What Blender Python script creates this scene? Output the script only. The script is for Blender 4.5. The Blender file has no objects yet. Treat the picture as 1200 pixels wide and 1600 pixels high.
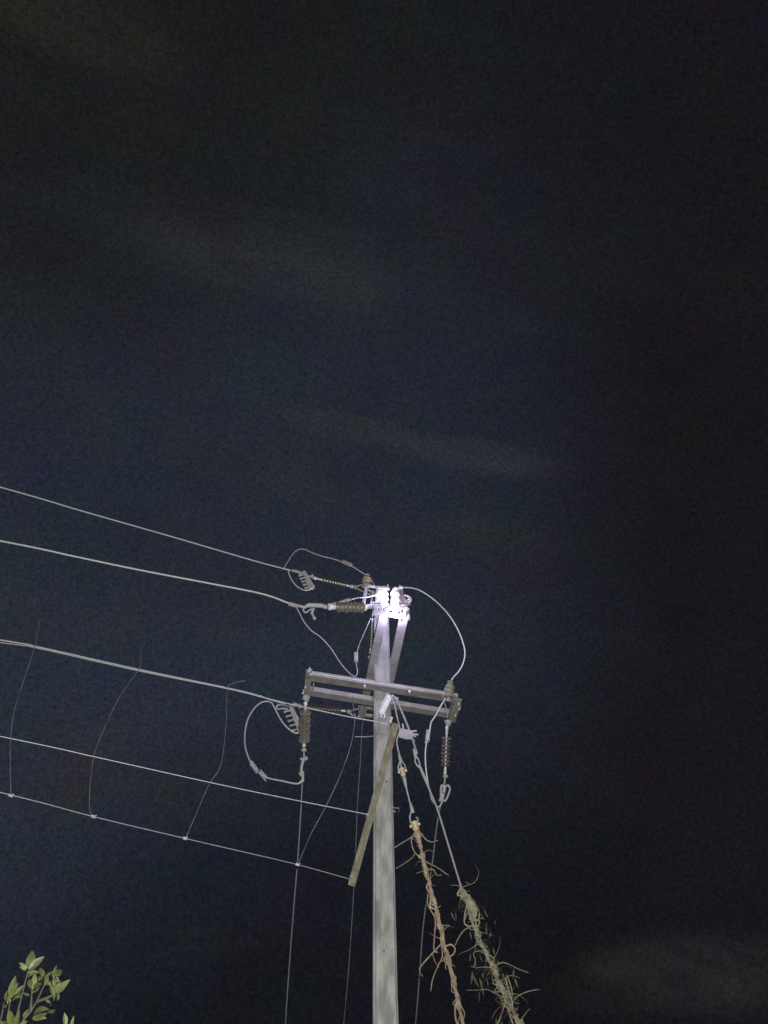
import bpy, math, random
from mathutils import Vector, Matrix
R = math.radians
random.seed(11)

# ------------------------------------------------------------------ camera
CAM = Vector((0, 0, 1.6)); PITCH = R(45); F = 1200.0
C = bpy.context.scene.collection
cd = bpy.data.cameras.new('camera'); cam = bpy.data.objects.new('camera', cd); C.objects.link(cam)
cam.location = CAM; cam.rotation_euler = (R(90) + PITCH, 0, 0)
cd.sensor_fit = 'VERTICAL'; cd.sensor_height = 36; cd.lens = 27; cd.clip_end = 5000; cd.clip_start = 0.05
S = bpy.context.scene; S.camera = cam

# ------------------------------------------------------------------ world : night sky, thin cloud glow
w = bpy.data.worlds.new("World"); S.world = w; w.use_nodes = True
nt = w.node_tree; nt.nodes.clear()
def N(t, **k):
    n = nt.nodes.new(t)
    for a, b in k.items(): setattr(n, a, b)
    return n
def link(a, b): nt.links.new(a, b)
tc = N('ShaderNodeTexCoord'); outw = N('ShaderNodeOutputWorld'); bg = N('ShaderNodeBackground')
bg.inputs['Strength'].default_value = 0.1
link(bg.outputs[0], outw.inputs[0])
def dotdir(v, soft0, soft1):
    v = Vector(v).normalized()
    d = N('ShaderNodeVectorMath', operation='DOT_PRODUCT'); link(tc.outputs['Generated'], d.inputs[0]); d.inputs[1].default_value = v
    m = N('ShaderNodeMapRange', interpolation_type='SMOOTHSTEP'); link(d.outputs['Value'], m.inputs[0])
    m.inputs[1].default_value = math.cos(soft0); m.inputs[2].default_value = math.cos(soft1)
    return m.outputs[0]
def pixdir(px, py):
    cx = (px - 600) / F; cy = -(py - 800) / F
    return Vector((cx, math.cos(PITCH) - cy * math.sin(PITCH), math.sin(PITCH) + cy * math.cos(PITCH)))
def mix(a, b, fac, mode='MIX'):
    m = N('ShaderNodeMix', data_type='RGBA', blend_type=mode)
    for sock, v in ((m.inputs[6], a), (m.inputs[7], b)):
        if isinstance(v, tuple): sock.default_value = v
        else: link(v, sock)
    if isinstance(fac, (int, float)): m.inputs[0].default_value = fac
    else: link(fac, m.inputs[0])
    return m.outputs[2]
def math_(op, a, b):
    m = N('ShaderNodeMath', operation=op)
    for i, v in enumerate((a, b)):
        if isinstance(v, (int, float)): m.inputs[i].default_value = v
        else: link(v, m.inputs[i])
    return m.outputs[0]
def noise(scale, detail, rough, sx=1, sy=1, sz=1, rot=0, lo=.35, hi=.7):
    mp = N('ShaderNodeMapping'); link(tc.outputs['Generated'], mp.inputs[0]); mp.inputs['Scale'].default_value = (sx, sy, sz)
    mp.inputs['Rotation'].default_value = (0, rot, 0)
    n = N('ShaderNodeTexNoise'); link(mp.outputs[0], n.inputs['Vector'])
    n.inputs['Scale'].default_value = scale; n.inputs['Detail'].default_value = detail; n.inputs['Roughness'].default_value = rough
    m = N('ShaderNodeMapRange'); link(n.outputs[0], m.inputs[0]); m.inputs[1].default_value = lo; m.inputs[2].default_value = hi
    return m.outputs[0]
# base: nearly black, deep blue brightest in the lower left
def vdot(v):
    d = N('ShaderNodeVectorMath', operation='DOT_PRODUCT'); link(tc.outputs['Generated'], d.inputs[0]); d.inputs[1].default_value = v; return d.outputs['Value']
# the wind has drawn the thin cloud out along one direction of the sky
axis = (pixdir(860, 738).normalized() - pixdir(480, 655).normalized()).normalized()
cen = pixdir(600, 800).normalized(); side = cen.cross(axis).normalized(); cen = axis.cross(side).normalized()
ua, va, wa = vdot(axis), vdot(side), vdot(cen)
def streaknoise(along, across, off, lo, hi, detail=5, rough=.55):
    cmb = N('ShaderNodeCombineXYZ'); link(math_('MULTIPLY', ua, along), cmb.inputs[0]); link(math_('MULTIPLY', va, across), cmb.inputs[1]); cmb.inputs[2].default_value = off
    n = N('ShaderNodeTexNoise'); link(cmb.outputs[0], n.inputs['Vector']); n.inputs['Scale'].default_value = 1; n.inputs['Detail'].default_value = detail; n.inputs['Roughness'].default_value = rough
    n.inputs['Distortion'].default_value = .4
    m = N('ShaderNodeMapRange', interpolation_type='SMOOTHSTEP'); link(n.outputs[0], m.inputs[0]); m.inputs[1].default_value = lo; m.inputs[2].default_value = hi
    return m.outputs[0]
base = mix((0.090, 0.086, 0.112, 1), (0.215, 0.275, 0.430, 1), dotdir(pixdir(200, 880), R(40), R(3)))
base = mix(base, (0.145, 0.172, 0.245, 1), math_('MULTIPLY', dotdir(pixdir(330, 500), R(33), R(4)), .55))
base = mix(base, (0.105, 0.105, 0.092, 1), math_('MULTIPLY', dotdir(pixdir(60, -40), R(28), R(3)), .8))
base = mix(base, (0.060, 0.063, 0.088, 1), math_('MULTIPLY', dotdir(pixdir(560, 1800), R(30), R(6)), .8))
base = mix(base, (0.185, 0.20, 0.25, 1), math_('MULTIPLY', math_('MULTIPLY', streaknoise(2.2, 9, 3.1, .50, .78), dotdir(pixdir(350, 800), R(44), R(8))), .42))
def wisp(px, py, L, W, amt, off, col, turn=0):
    A_ = axis*math.cos(R(turn)) - side*math.sin(R(turn)); B2 = side*math.cos(R(turn)) + axis*math.sin(R(turn))
    d = pixdir(px, py).normalized(); cu, cv = d.dot(A_), d.dot(B2); ua, va = vdot(A_), vdot(B2)
    du = math_('DIVIDE', math_('SUBTRACT', ua, cu), L/1200.); dv = math_('DIVIDE', math_('SUBTRACT', va, cv), W/1200.)
    q = math_('ADD', math_('MULTIPLY', du, du), math_('MULTIPLY', dv, dv))
    m = N('ShaderNodeMapRange', interpolation_type='SMOOTHSTEP'); link(q, m.inputs[0]); m.inputs[1].default_value = 1; m.inputs[2].default_value = 0
    front = N('ShaderNodeMath', operation='GREATER_THAN'); link(wa, front.inputs[0]); front.inputs[1].default_value = 0
    k = math_('MULTIPLY', math_('MULTIPLY', m.outputs[0], front.outputs[0]), math_('ADD', math_('MULTIPLY', streaknoise(5, 26, off, .3, .7), .75), .25))
    return math_('MULTIPLY', k, amt), col
G_ = (.30, .31, .35, 1); B_ = (.24, .225, .20, 1)
for args in ((745, 713, 170, 34, .75, 1.3, G_, 3), (560, 672, 190, 30, .50, 4.1, G_), (450, 428, 260, 70, .46, 2.2, G_, 7), (330, 360, 300, 55, .32, 8.2, G_, 8),
             (1065, 1522, 190, 50, .60, 5.5, (.25, .255, .225, 1), 26), (110, 1185, 260, 80, .42, 6.1, B_), (90, 12, 170, 60, .5, 7.3, B_), (640, 800, 300, 40, .26, 9.9, G_), (300, 1000, 420, 60, .26, 3.7, G_)):
    f_, c_ = wisp(*args); base = mix(base, c_, f_)
# faint coloured mottling imitating camera grain in the sky colour, coarse and fine
def mottle(scale, detail, rough, lo, hi, off):
    mp = N('ShaderNodeMapping'); link(tc.outputs['Generated'], mp.inputs[0]); mp.inputs['Location'].default_value = (off, off*.7, off*1.3)
    n = N('ShaderNodeTexNoise'); link(mp.outputs[0], n.inputs['Vector']); n.inputs['Scale'].default_value = scale; n.inputs['Detail'].default_value = detail; n.inputs['Roughness'].default_value = rough
    sp_ = N('ShaderNodeSeparateColor'); link(n.outputs['Color'], sp_.inputs[0]); cb = N('ShaderNodeCombineColor')
    for i in range(3):
        m = N('ShaderNodeMapRange'); link(sp_.outputs[i], m.inputs[0]); m.inputs[1].default_value = .25; m.inputs[2].default_value = .75
        m.inputs[3].default_value = lo; m.inputs[4].default_value = hi; link(m.outputs[0], cb.inputs[i])
    return cb.outputs[0]
base = mix(base, mottle(11, 3, .6, .86, 1.14, 2), 1.0, 'MULTIPLY')
base = mix(base, mottle(150, 3, .75, .80, 1.20, 5), 1.0, 'MULTIPLY')
g1 = noise(270, 3, .85, lo=.25, hi=.75)
base = mix(base, mix((.45, .45, .45, 1), (1.55, 1.55, 1.55, 1), g1), 1.0, 'MULTIPLY')
link(base, bg.inputs['Color'])

# ------------------------------------------------------------------ lights
def lamp(name, kind, loc, power, col, **k):
    l = bpy.data.lights.new(name, kind); l.energy = power; l.color = col
    for a, b in k.items(): setattr(l, a, b)
    o = bpy.data.objects.new(name, l); C.objects.link(o); o.location = loc
    return o
def aim(o, p): o.rotation_euler = (Vector(p) - o.location).to_track_quat('-Z', 'Y').to_euler()
moon = lamp('moon', 'SUN', (0, 0, 30), 0.03, (.8, .88, 1), angle=R(.5)); aim(moon, (6, 10, 0))
flash = lamp('flash_stand_in', 'SPOT', (.10, -.10, 1.72), 2450, (1, .985, .93), spot_size=R(110), spot_blend=.6, shadow_soft_size=.06)  # spot beside the camera standing in for its flash
aim(flash, (0, 8.5, 6.3))
S.view_settings.view_transform = 'Standard'; S.view_settings.look = 'None'; S.view_settings.gamma = 1
S.view_settings.exposure = 0; S.view_settings.use_curve_mapping = False

# ------------------------------------------------------------------ helpers
def at(px, py, Y):
    d = pixdir(px, py); return CAM + d * (Y / d.y)
def atH(px, py, h):                      # h above the eye
    d = pixdir(px, py); return CAM + d * (h / d.z)
def P(seq, Y0, Y1=None):
    """list of pixels -> points whose distance runs from Y0 to Y1"""
    n = len(seq); Y1 = Y0 if Y1 is None else Y1; L = [0]
    for i in range(1, n): L.append(L[-1] + math.dist(seq[i], seq[i-1]))
    return [at(p[0], p[1], Y0 + (Y1 - Y0) * L[i] / L[-1]) for i, p in enumerate(seq)]
def smooth(pts, k=6):
    if len(pts) < 3: return list(pts)
    out = []; q = [pts[0] * 2 - pts[1]] + list(pts) + [pts[-1] * 2 - pts[-2]]
    for i in range(1, len(q) - 2):
        a, b, c, d = q[i-1:i+3]
        for j in range(k):
            t = j / k
            out.append(.5 * ((2*b) + (c - a)*t + (2*a - 5*b + 4*c - d)*t*t + (-a + 3*b - 3*c + d)*t*t*t))
    out.append(pts[-1]); return out
def frame(d, up=(0, 0, 1)):
    d = d.normalized(); u = Vector(up); u = u - d * u.dot(d)
    if u.length < 1e-4: u = Vector((0, 1, 0)) - d * d.y
    u.normalize(); return d, u, d.cross(u)
class MB:
    def __init__(s): s.v = []; s.f = []
    def add(s, vs, fs):
        n = len(s.v); s.v += [Vector(x) for x in vs]; s.f += [[i + n for i in f] for f in fs]; return s
    def tube(s, pts, r, seg=8, cap=True):
        n = len(pts); rad = r if isinstance(r, (list, tuple)) else [r] * n
        vs = []; fs = []; pu = None
        for i, p in enumerate(pts):
            d = (pts[min(i+1, n-1)] - pts[max(i-1, 0)])
            if d.length < 1e-9: d = Vector((0, 0, 1))
            d, u, q = frame(d, pu if pu is not None else (.13, .2, 1)); pu = u
            ri = rad[i] if n == len(rad) else rad[0] + (rad[-1] - rad[0]) * i / (n - 1)
            for k in range(seg):
                a = 2 * math.pi * k / seg; vs.append(p + (u * math.cos(a) + q * math.sin(a)) * ri)
        for i in range(n - 1):
            for k in range(seg):
                a = i*seg + k; b = i*seg + (k+1) % seg; fs.append([a, b, b + seg, a + seg])
        if cap: fs += [list(range(seg))[::-1], [(n-1)*seg + k for k in range(seg)]]
        return s.add(vs, fs)
    def lathe(s, p0, p1, prof, seg=16):          # prof: (t along, radius)
        d = p1 - p0; dd, u, q = frame(d, (.13, .2, 1)); vs = []; fs = []
        for t, r in prof:
            for k in range(seg):
                a = 2*math.pi*k/seg; vs.append(p0 + d*t + (u*math.cos(a) + q*math.sin(a)) * max(r, 1e-4))
        for i in range(len(prof)-1):
            for k in range(seg):
                a = i*seg+k; b = i*seg+(k+1) % seg; fs.append([a, b, b+seg, a+seg])
        fs += [list(range(seg))[::-1], [(len(prof)-1)*seg+k for k in range(seg)]]
        return s.add(vs, fs)
    def prism(s, p0, p1, prof, up=(0, 0, 1), prof1=None):   # prof: (side, up)
        d, u, q = frame(p1 - p0, up); n = len(prof); prof1 = prof1 or prof
        vs = [p0 + q*a + u*b for a, b in prof] + [p1 + q*a + u*b for a, b in prof1]
        fs = [[i, (i+1) % n, (i+1) % n + n, i+n] for i in range(n)] + [list(range(n))[::-1], list(range(n, 2*n))]
        return s.add(vs, fs)
    def box(s, p0, p1, w_, h_, up=(0, 0, 1), c=.12):
        a = w_/2; b = h_/2; k = min(a, b) * c
        return s.prism(p0, p1, [(-a+k, -b), (a-k, -b), (a, -b+k), (a, b-k), (a-k, b), (-a+k, b), (-a, b-k), (-a, -b+k)], up)
    def chan(s, p0, p1, w_, h_, t=.008, up=(0, 0, 1)):
        a = w_/2; e = .004
        return s.prism(p0, p1, [(-a+e, 0), (a-e, 0), (a, e), (a, h_), (a-t, h_), (a-t, t), (-a+t, t), (-a+t, h_), (-a, h_), (-a, e)], up)
    def angle(s, p0, p1, w_, h_, t=.008, up=(0, 0, 1)):
        a = w_/2
        return s.prism(p0, p1, [(-a, 0), (a, 0), (a, t), (-a+t, t), (-a+t, h_), (-a, h_)], up)
    def ball(s, c, r, sc=(1, 1, 1), seg=12, rings=8, jit=0):
        vs = []; fs = []
        for i in range(rings+1):
            th = math.pi*i/rings
            for k in range(seg):
                a = 2*math.pi*k/seg; rr = r * (1 + random.uniform(-jit, jit))
                vs.append(c + Vector((math.sin(th)*math.cos(a)*sc[0], math.sin(th)*math.sin(a)*sc[1], math.cos(th)*sc[2]))*rr)
        for i in range(rings):
            for k in range(seg):
                a = i*seg+k; b = i*seg+(k+1) % seg; fs.append([a, b, b+seg, a+seg])
        return s.add(vs, fs)
    def bolt(s, p, d, L=.05, r=.012):
        d = Vector(d).normalized(); s.tube([p - d*L/2, p + d*L/2], r*.55, 8); s.tube([p + d*L*.2, p + d*L*.42], r*1.25, 6); s.tube([p - d*L*.42, p - d*L*.2], r*1.25, 6); return s
    def leaf(s, p, d, nrm, L, W, fold=.18, bend=.15):
        d, u, q = frame(Vector(d), nrm); vs = []; fs = []; n = 7
        for i in range(n+1):
            t = i/n; ww = W*.5*math.sin(math.pi*t**.8)**.9 + 1e-4; c = p + d*L*t - u*bend*L*t*t
            vs += [c - q*ww + u*fold*ww, c, c + q*ww + u*fold*ww]
        for i in range(n):
            for k in (0, 1):
                a = i*3+k; fs.append([a, a+1, a+4, a+3])
        return s.add(vs, fs)
    def make(s, name, mat, parent=None, base=None, smooth_=True):
        b = Vector(base) if base is not None else Vector((0, 0, 0))
        me = bpy.data.meshes.new(name); me.from_pydata([v - b for v in s.v], [], s.f); me.validate()
        me.materials.append(mat)
        if smooth_:
            me.polygons.foreach_set('use_smooth', [True]*len(me.polygons))
            try: me.set_sharp_from_angle(angle=R(38))
            except Exception: pass
        o = bpy.data.objects.new(name, me); C.objects.link(o)
        if parent is not None: o.parent = parent
        else: o.location = b
        return o
class Thing:
    def __init__(s, name, label, cat, base, group=None):
        s.b = Vector(base); s.o = bpy.data.objects.new(name, None); C.objects.link(s.o); s.o.location = s.b; s.o.empty_display_size = .1
        tag(s.o, label, cat, group)
    def part(s, name, mb, mat, label=None, sm=True):
        o = mb.make(name, mat, s.o, s.b, sm)
        if label: o['label'] = label
        return o
    def sub(s, parent, name, mb, mat): return mb.make(name, mat, parent, s.b)
def tag(o, label, cat, group=None):
    o['label'] = label; o['category'] = cat
    if group: o['group'] = group
def single(name, mb, mat, label, cat, base, group=None):
    o = mb.make(name, mat, None, base); tag(o, label, cat, group); return o

# ------------------------------------------------------------------ materials
def mat(name, c0, c1, scale=12, rough=.6, metal=0., bump=.15, detail=8, c2=None, s2=3, stretch=(1, 1, 1), thr=(.35, .65), trans=0):
    m = bpy.data.materials.new(name); m.use_nodes = True; t = m.node_tree; n = t.nodes; L = t.links
    b = n['Principled BSDF']; tc_ = n.new('ShaderNodeTexCoord'); mp = n.new('ShaderNodeMapping'); L.new(tc_.outputs['Object'], mp.inputs[0])
    mp.inputs['Scale'].default_value = stretch
    no = n.new('ShaderNodeTexNoise'); no.inputs['Scale'].default_value = scale; no.inputs['Detail'].default_value = detail; no.inputs['Roughness'].default_value = .65
    L.new(mp.outputs[0], no.inputs['Vector'])
    r = n.new('ShaderNodeValToRGB'); r.color_ramp.elements[0].position = thr[0]; r.color_ramp.elements[1].position = thr[1]
    r.color_ramp.elements[0].color = (*c0, 1); r.color_ramp.elements[1].color = (*c1, 1); L.new(no.outputs[0], r.inputs[0]); col = r.outputs[0]
    if c2:
        n2 = n.new('ShaderNodeTexNoise'); n2.inputs['Scale'].default_value = s2; n2.inputs['Detail'].default_value = 5; L.new(mp.outputs[0], n2.inputs['Vector'])
        r2 = n.new('ShaderNodeMapRange'); L.new(n2.outputs[0], r2.inputs[0]); r2.inputs[1].default_value = .52; r2.inputs[2].default_value = .68
        mx = n.new('ShaderNodeMix'); mx.data_type = 'RGBA'; L.new(r2.outputs[0], mx.inputs[0]); L.new(col, mx.inputs[6]); mx.inputs[7].default_value = (*c2, 1); col = mx.outputs[2]
    L.new(col, b.inputs['Base Color']); b.inputs['Roughness'].default_value = rough; b.inputs['Metallic'].default_value = metal
    if trans: b.inputs['Transmission Weight'].default_value = 0; b.inputs['Subsurface Weight'].default_value = 0
    bp = n.new('ShaderNodeBump'); bp.inputs['Strength'].default_value = bump; bp.inputs['Distance'].default_value = .01
    L.new(no.outputs[0], bp.inputs['Height']); L.new(bp.outputs[0], b.inputs['Normal'])
    return m
M = dict(
    conc=mat('weathered_concrete', (.23, .235, .225), (.44, .445, .43), 6, .9, 0, .7, 12, (.20, .215, .20), 3.2, (2.2, 2.2, .6)),
    galv=mat('galvanised_steel', (.36, .36, .37), (.50, .50, .515), 14, .6, .05, .12, 8, (.33, .32, .30), 4),
    dull=mat('dull_steel', (.27, .27, .265), (.40, .40, .39), 18, .65, .05, .2, 8, (.24, .19, .13), 5),
    edge=mat('pale_edge_highlight', (.72, .73, .72), (.85, .85, .84), 30, .45, 0, .05),  # pale colour for the painted crossarm highlight
    arm=mat('stained_angle_iron', (.22, .215, .16), (.46, .44, .33), 9, .75, 0, .3, 10, (.27, .20, .11), 6),
    old=mat('weathered_thin_wire', (.13, .135, .15), (.30, .305, .33), 5, .6, .1, .2, 3),
    alu=mat('aluminium_strand', (.52, .53, .55), (.72, .73, .75), 60, .45, .1, .0, 3),
    gi=mat('thin_steel_wire', (.30, .31, .33), (.44, .45, .48), 50, .5, .1, .0, 3),
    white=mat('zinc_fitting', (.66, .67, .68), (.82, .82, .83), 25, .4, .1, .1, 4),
    brown=mat('brown_porcelain', (.15, .132, .115), (.27, .245, .215), 7, .4, 0, .1, 5, (.29, .275, .24), 11),
    tan=mat('dusty_tan_porcelain', (.29, .24, .16), (.40, .33, .22), 25, .55, 0, .2, 6),
    grey=mat('dusty_grey_porcelain', (.22, .22, .17), (.34, .33, .26), 25, .55, 0, .2, 6),
    cream=mat('cream_glazed_porcelain', (.62, .50, .30), (.80, .68, .46), 20, .3, 0, .05, 4),
    vine=mat('dry_vine_bark', (.30, .225, .14), (.66, .54, .385), 16, .9, 0, .7, 10, (.36, .27, .21), 6),
    vine2=mat('grey_green_vine_bark', (.24, .23, .14), (.50, .47, .33), 26, .85, 0, .7, 9, (.22, .12, .09), 6),
    leaf=mat('young_green_leaf', (.050, .062, .018), (.110, .122, .040), 14, .55, 0, .2, 5),
    leaf2=mat('older_dull_leaf', (.03, .044, .014), (.075, .09, .03), 18, .6, 0, .3, 6),
    dryleaf=mat('dry_pale_leaflet', (.06, .065, .038), (.15, .155, .10), 14, .8, 0, .2, 5),
    twig=mat('twig_bark', (.03, .034, .022), (.07, .07, .045), 20, .85, 0, .5, 6),
    soil=mat('dark_soil_and_grass', (.035, .045, .02), (.10, .085, .055), 1.2, .95, 0, .5, 10),
)
def emis(name, col, st):
    m = bpy.data.materials.new(name); m.use_nodes = True; b = m.node_tree.nodes['Principled BSDF']
    b.inputs['Base Color'].default_value = (*col, 1); b.inputs['Emission Color'].default_value = (*col, 1); b.inputs['Emission Strength'].default_value = st; return m
M['arc'] = emis('arc_plasma', (.93, .90, 1.0), 9)

# ------------------------------------------------------------------ ground (out of frame, below)
g = MB(); n_ = 40; sz = 300.
vs = []; fs = []
for j in range(n_+1):
    for i in range(n_+1):
        x = -sz + 2*sz*i/n_; y = -sz + 2*sz*j/n_
        vs.append((x, y, .0 + .10*math.sin(x*.31)*math.cos(y*.23) - .12 - (max(0, y-30)*.02)))
for j in range(n_):
    for i in range(n_):
        a = j*(n_+1)+i; fs.append([a, a+1, a+n_+2, a+n_+1])
g.add(vs, fs); go = g.make('ground', M['soil']); go['kind'] = 'structure'

# ------------------------------------------------------------------ the pole
D = 8.5
pb = Vector((.055, D, -.15)); pt = at(595.5, 949, D)
pole = Thing('utility_pole', 'tall weathered concrete pole with three steel crossarms and a tilted angle iron arm', 'utility pole', (pb.x, pb.y, 0))
def sect(wd, dp):
    a = wd/2; b = dp/2; c = a*.30; e = .020
    # front face (towards -y) is recessed between two edge ribs
    return [(-a, -b+.012), (-a+.012, -b), (-a+c-.012, -b), (-a+c, -b+e), (a-c*.6, -b+e), (a-c*.6+.010, -b), (a-.012, -b), (a, -b+.012),
            (a, b-.012), (a-.012, b), (a-c, b), (a-c-.01, b-e), (-a+c+.01, b-e), (-a+c, b), (-a+.012, b), (-a, b-.012)]
sh = MB(); K = 60; n = 16; vs = []; fs = []
for i in range(K+1):
    t = i/K; z = pb.z + (pt.z - pb.z)*t; cxx = pb.x + (pt.x - pb.x)*t + .002*math.sin(t*9)
    wd = .266 + (.200 - .266)*t; dp = .25 + (.19-.25)*t
    for (a, b) in sect(wd, dp): vs.append((cxx + a + random.uniform(-.0006, .0006), D + b, z))
for i in range(K):
    for k in range(n):
        a = i*n+k; b = i*n+(k+1) % n; fs.append([a, b, b+n, a+n])
fs += [list(range(n))[::-1], [K*n+k for k in range(n)]]
sh.add(vs, fs); shaft = pole.part('shaft', sh, M['conc'])
# pole holes, nub, wire ties
tie = MB(); z1 = at(600, 1262, D-.12).z; z2 = at(600, 1331, D-.12).z
tie.tube([Vector((.085-.02, D-.128, z1)), Vector((.125, D-.128, z1-.006)), Vector((.165, D-.12, z1-.004)), Vector((.168, D, z1))], .005, 6)
pole.part('tie_wire', tie, M['gi']); tie = MB()
tie.tube([at(585, 1150, D-.05), at(570, 1151.5, D-.07), at(554, 1151, D-.08)], .0055, 6)
pole.part('tie_wire', tie, M['gi']); tie = MB()
tie.tube([at(612, 1267, D), at(617.5, 1268, D-.02)], .013, 8)
pole.part('tie_stub', tie, M['gi'])
M['hole'] = mat('dark_hole', (.01, .01, .01), (.02, .02, .02)); hole = MB(); hp = at(604, 1221, D-.125); hole.tube([hp + Vector((0, .006, 0)), hp + Vector((0, -.001, 0))], .009, 10)
pole.part('bolt_hole', hole, M['hole']); hole = MB()
hp = at(600, 1486, D-.125); hole.tube([hp + Vector((0, .006, 0)), hp + Vector((0, -.001, 0))], .007, 10)
pole.part('bolt_hole', hole, M['hole'])

# lower double crossarm (runs left-near to right-far)
HL = 5.18
nl, nr = atH(481, 1059, HL), atH(713, 1094, HL)
fl, fr = atH(477, 1082, HL), atH(711, 1120, HL)
M['armgalv'] = mat('weathered_galvanised_arm', (.25, .25, .255), (.40, .40, .405), 7, .65, .03, .25, 10, (.25, .215, .17), 5, (1, 1, 1), (.3, .7))
arm1 = MB().chan(nl, nr, .135, .062)
o = pole.part('lower_crossarm', arm1, M['armgalv'], 'near channel of the lower crossarm pair with a painted highlight along its front')
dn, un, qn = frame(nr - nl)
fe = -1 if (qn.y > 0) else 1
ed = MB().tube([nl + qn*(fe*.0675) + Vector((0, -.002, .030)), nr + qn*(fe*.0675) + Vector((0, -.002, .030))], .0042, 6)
pole.sub(o, 'edge_highlight', ed, M['edge'])  # added strip, the lit edge's highlight put into its pale colour
arm2 = MB().chan(fl, fr, .125, .062); pole.part('lower_crossarm', arm2, M['armgalv'])
# end plates and bolts joining the pair
pl = MB()
pl.box(atH(483, 1047, HL+.0), atH(479, 1088, HL+.0), .075, .020, (0, 0, 1))
pl.box(atH(490, 1070, HL+.03), atH(488, 1084, HL+.03), .012, .06)
pole.part('end_plate', pl, M['dull'])
pl = MB()
pl.box(atH(716, 1093, HL+.01), atH(706, 1127, HL-.02), .09, .03, (0, 0, 1))
pl.box(atH(712, 1090, HL+.02), atH(700, 1124, HL-.02), .02, .10, (0, 0, 1))
pole.part('end_plate', pl, M['dull'])
bl = MB()
for px, py in ((483, 1047), (486, 1052), (478, 1072), (474, 1081), (477, 1090), (482, 1092), (717, 1098), (718, 1106), (712, 1116), (700, 1127), (703, 1131)):
    pole.part('bolt', MB().bolt(atH(px, py, HL-.01), (0.25, .1, 1), .07, .011), M['white'])
for px, py in ((615, 1090), (621, 1092), (570, 1072), (640, 1081)):
    pole.part('bolt', MB().bolt(atH(px, py, HL-.005), (.1, 1, 0.1), .06, .012), M['white'])
# bright U bracket clamping the arms to the pole face
ub = MB(); a = at(611, 1087, D-.20); b = at(597, 1117, D-.16)
ub.chan(a, b, .085, .05, .008, (0, -1, .4)); ub.bolt(at(596, 1118, D-.2), (0, 0, 1), .06, .014); ub.bolt(at(601, 1119, D-.2), (0, 0, 1), .06, .014)
ub.bolt(at(611, 1125, D-.16), (.2, 0, 1), .08, .016)
pole.part('clamp_bracket', ub, M['white'])

# upper double crossarm (runs from near-right to far-left, one channel either side of the pole)
HU = 5.62
an, af = atH(633, 958, HU), atH(598, 1118, HU)
bn, bf = atH(600, 958, HU), atH(564, 1124, HU)
pole.part('upper_crossarm', MB().chan(an, af, .105, .05), M['galv'])
pole.part('upper_crossarm', MB().chan(bn, bf, .105, .05), M['galv'])
sp = MB()                                 # spacer straps at the near end
Yn = an.y
sp.box(at(583, 949, Yn-.02), at(639, 953.5, Yn+.03), .05, .030)
pole.part('spacer_strap', sp, M['galv']); sp = MB()
sp.box(at(584, 957, Yn-.05), at(640, 964, Yn), .05, .034)
for px in (588, 596, 604, 620, 634): sp.box(at(px, 946+(px-585)*.1, Yn-.01), at(px-.5, 960+(px-585)*.1, Yn-.02), .042, .042)
for px, py in ((636, 952), (639, 966), (627, 967), (594, 944), (606, 946)): pole.part('bolt', MB().bolt(at(px, py, Yn-.04), (0.05, .1, 1), .06, .014), M['galv'])
pole.part('spacer_strap', sp, M['galv'])
sp = MB()                                 # spacer straps at the far end
Yf = bf.y
sp.box(at(560, 1104, Yf-.1), at(600, 1109, Yf-.1), .045, .035)
pole.part('spacer_strap', sp, M['galv']); sp = MB()
sp.box(at(560, 1116, Yf), at(600, 1121, Yf), .045, .035)
pole.part('spacer_strap', sp, M['galv'])

# pole top bracket carrying the top phase
tb = MB(); Yt = 8.33
tb.box(at(575, 915.5, Yt-.12), at(609, 920, Yt-.12), .035, .030)
tb.box(at(566, 916, Yt), at(582, 926, Yt), .03, .02); tb.box(at(582, 926, Yt), at(606, 932, Yt), .03, .022)
tb.box(at(573, 914, Yt-.05), at(567, 950, Yt-.05), .055, .04); tb.box(at(583, 924, Yt+.02), at(579, 949, Yt+.02), .04, .03)
tb.box(at(569, 934, Yt-.02), at(590, 930, Yt-.02), .02, .02); tb.box(at(568, 948, Yt), at(600, 947, Yt), .05, .045)
tb.box(at(593, 922, Yt-.06), at(592, 937, Yt-.06), .10, .10); tb.box(at(602, 919, Yt-.04), at(600, 938, Yt-.04), .10, .09)
tb.bolt(at(589, 940, Yt-.04), (1, 0, 0), .05, .013); tb.bolt(at(606, 917, Yt-.12), (0, 0, 1), .08, .013); tb.bolt(at(590, 919, Yt-.14), (0, 1, .2), .05, .012)
tb.box(at(580, 941, Yt), at(606, 941, Yt), .03, .02)
pole.part('top_bracket', tb, M['galv'])

# tilted angle iron arm holding the guard wires
g0, g1 = at(618, 1131, 8.02), at(548.5, 1384, 8.62)
pole.part('guard_arm', MB().angle(g0, g1, .105, .085, .009, (.75, 1, -.2)), M['arm'])
for px, py, Y_ in ((617, 1134, 8.0), (574, 1275, 8.28), (549, 1371, 8.56)): pole.part('bolt', MB().bolt(at(px, py, Y_), (0, 1, 0), .08, .014), M['dull'])

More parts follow.
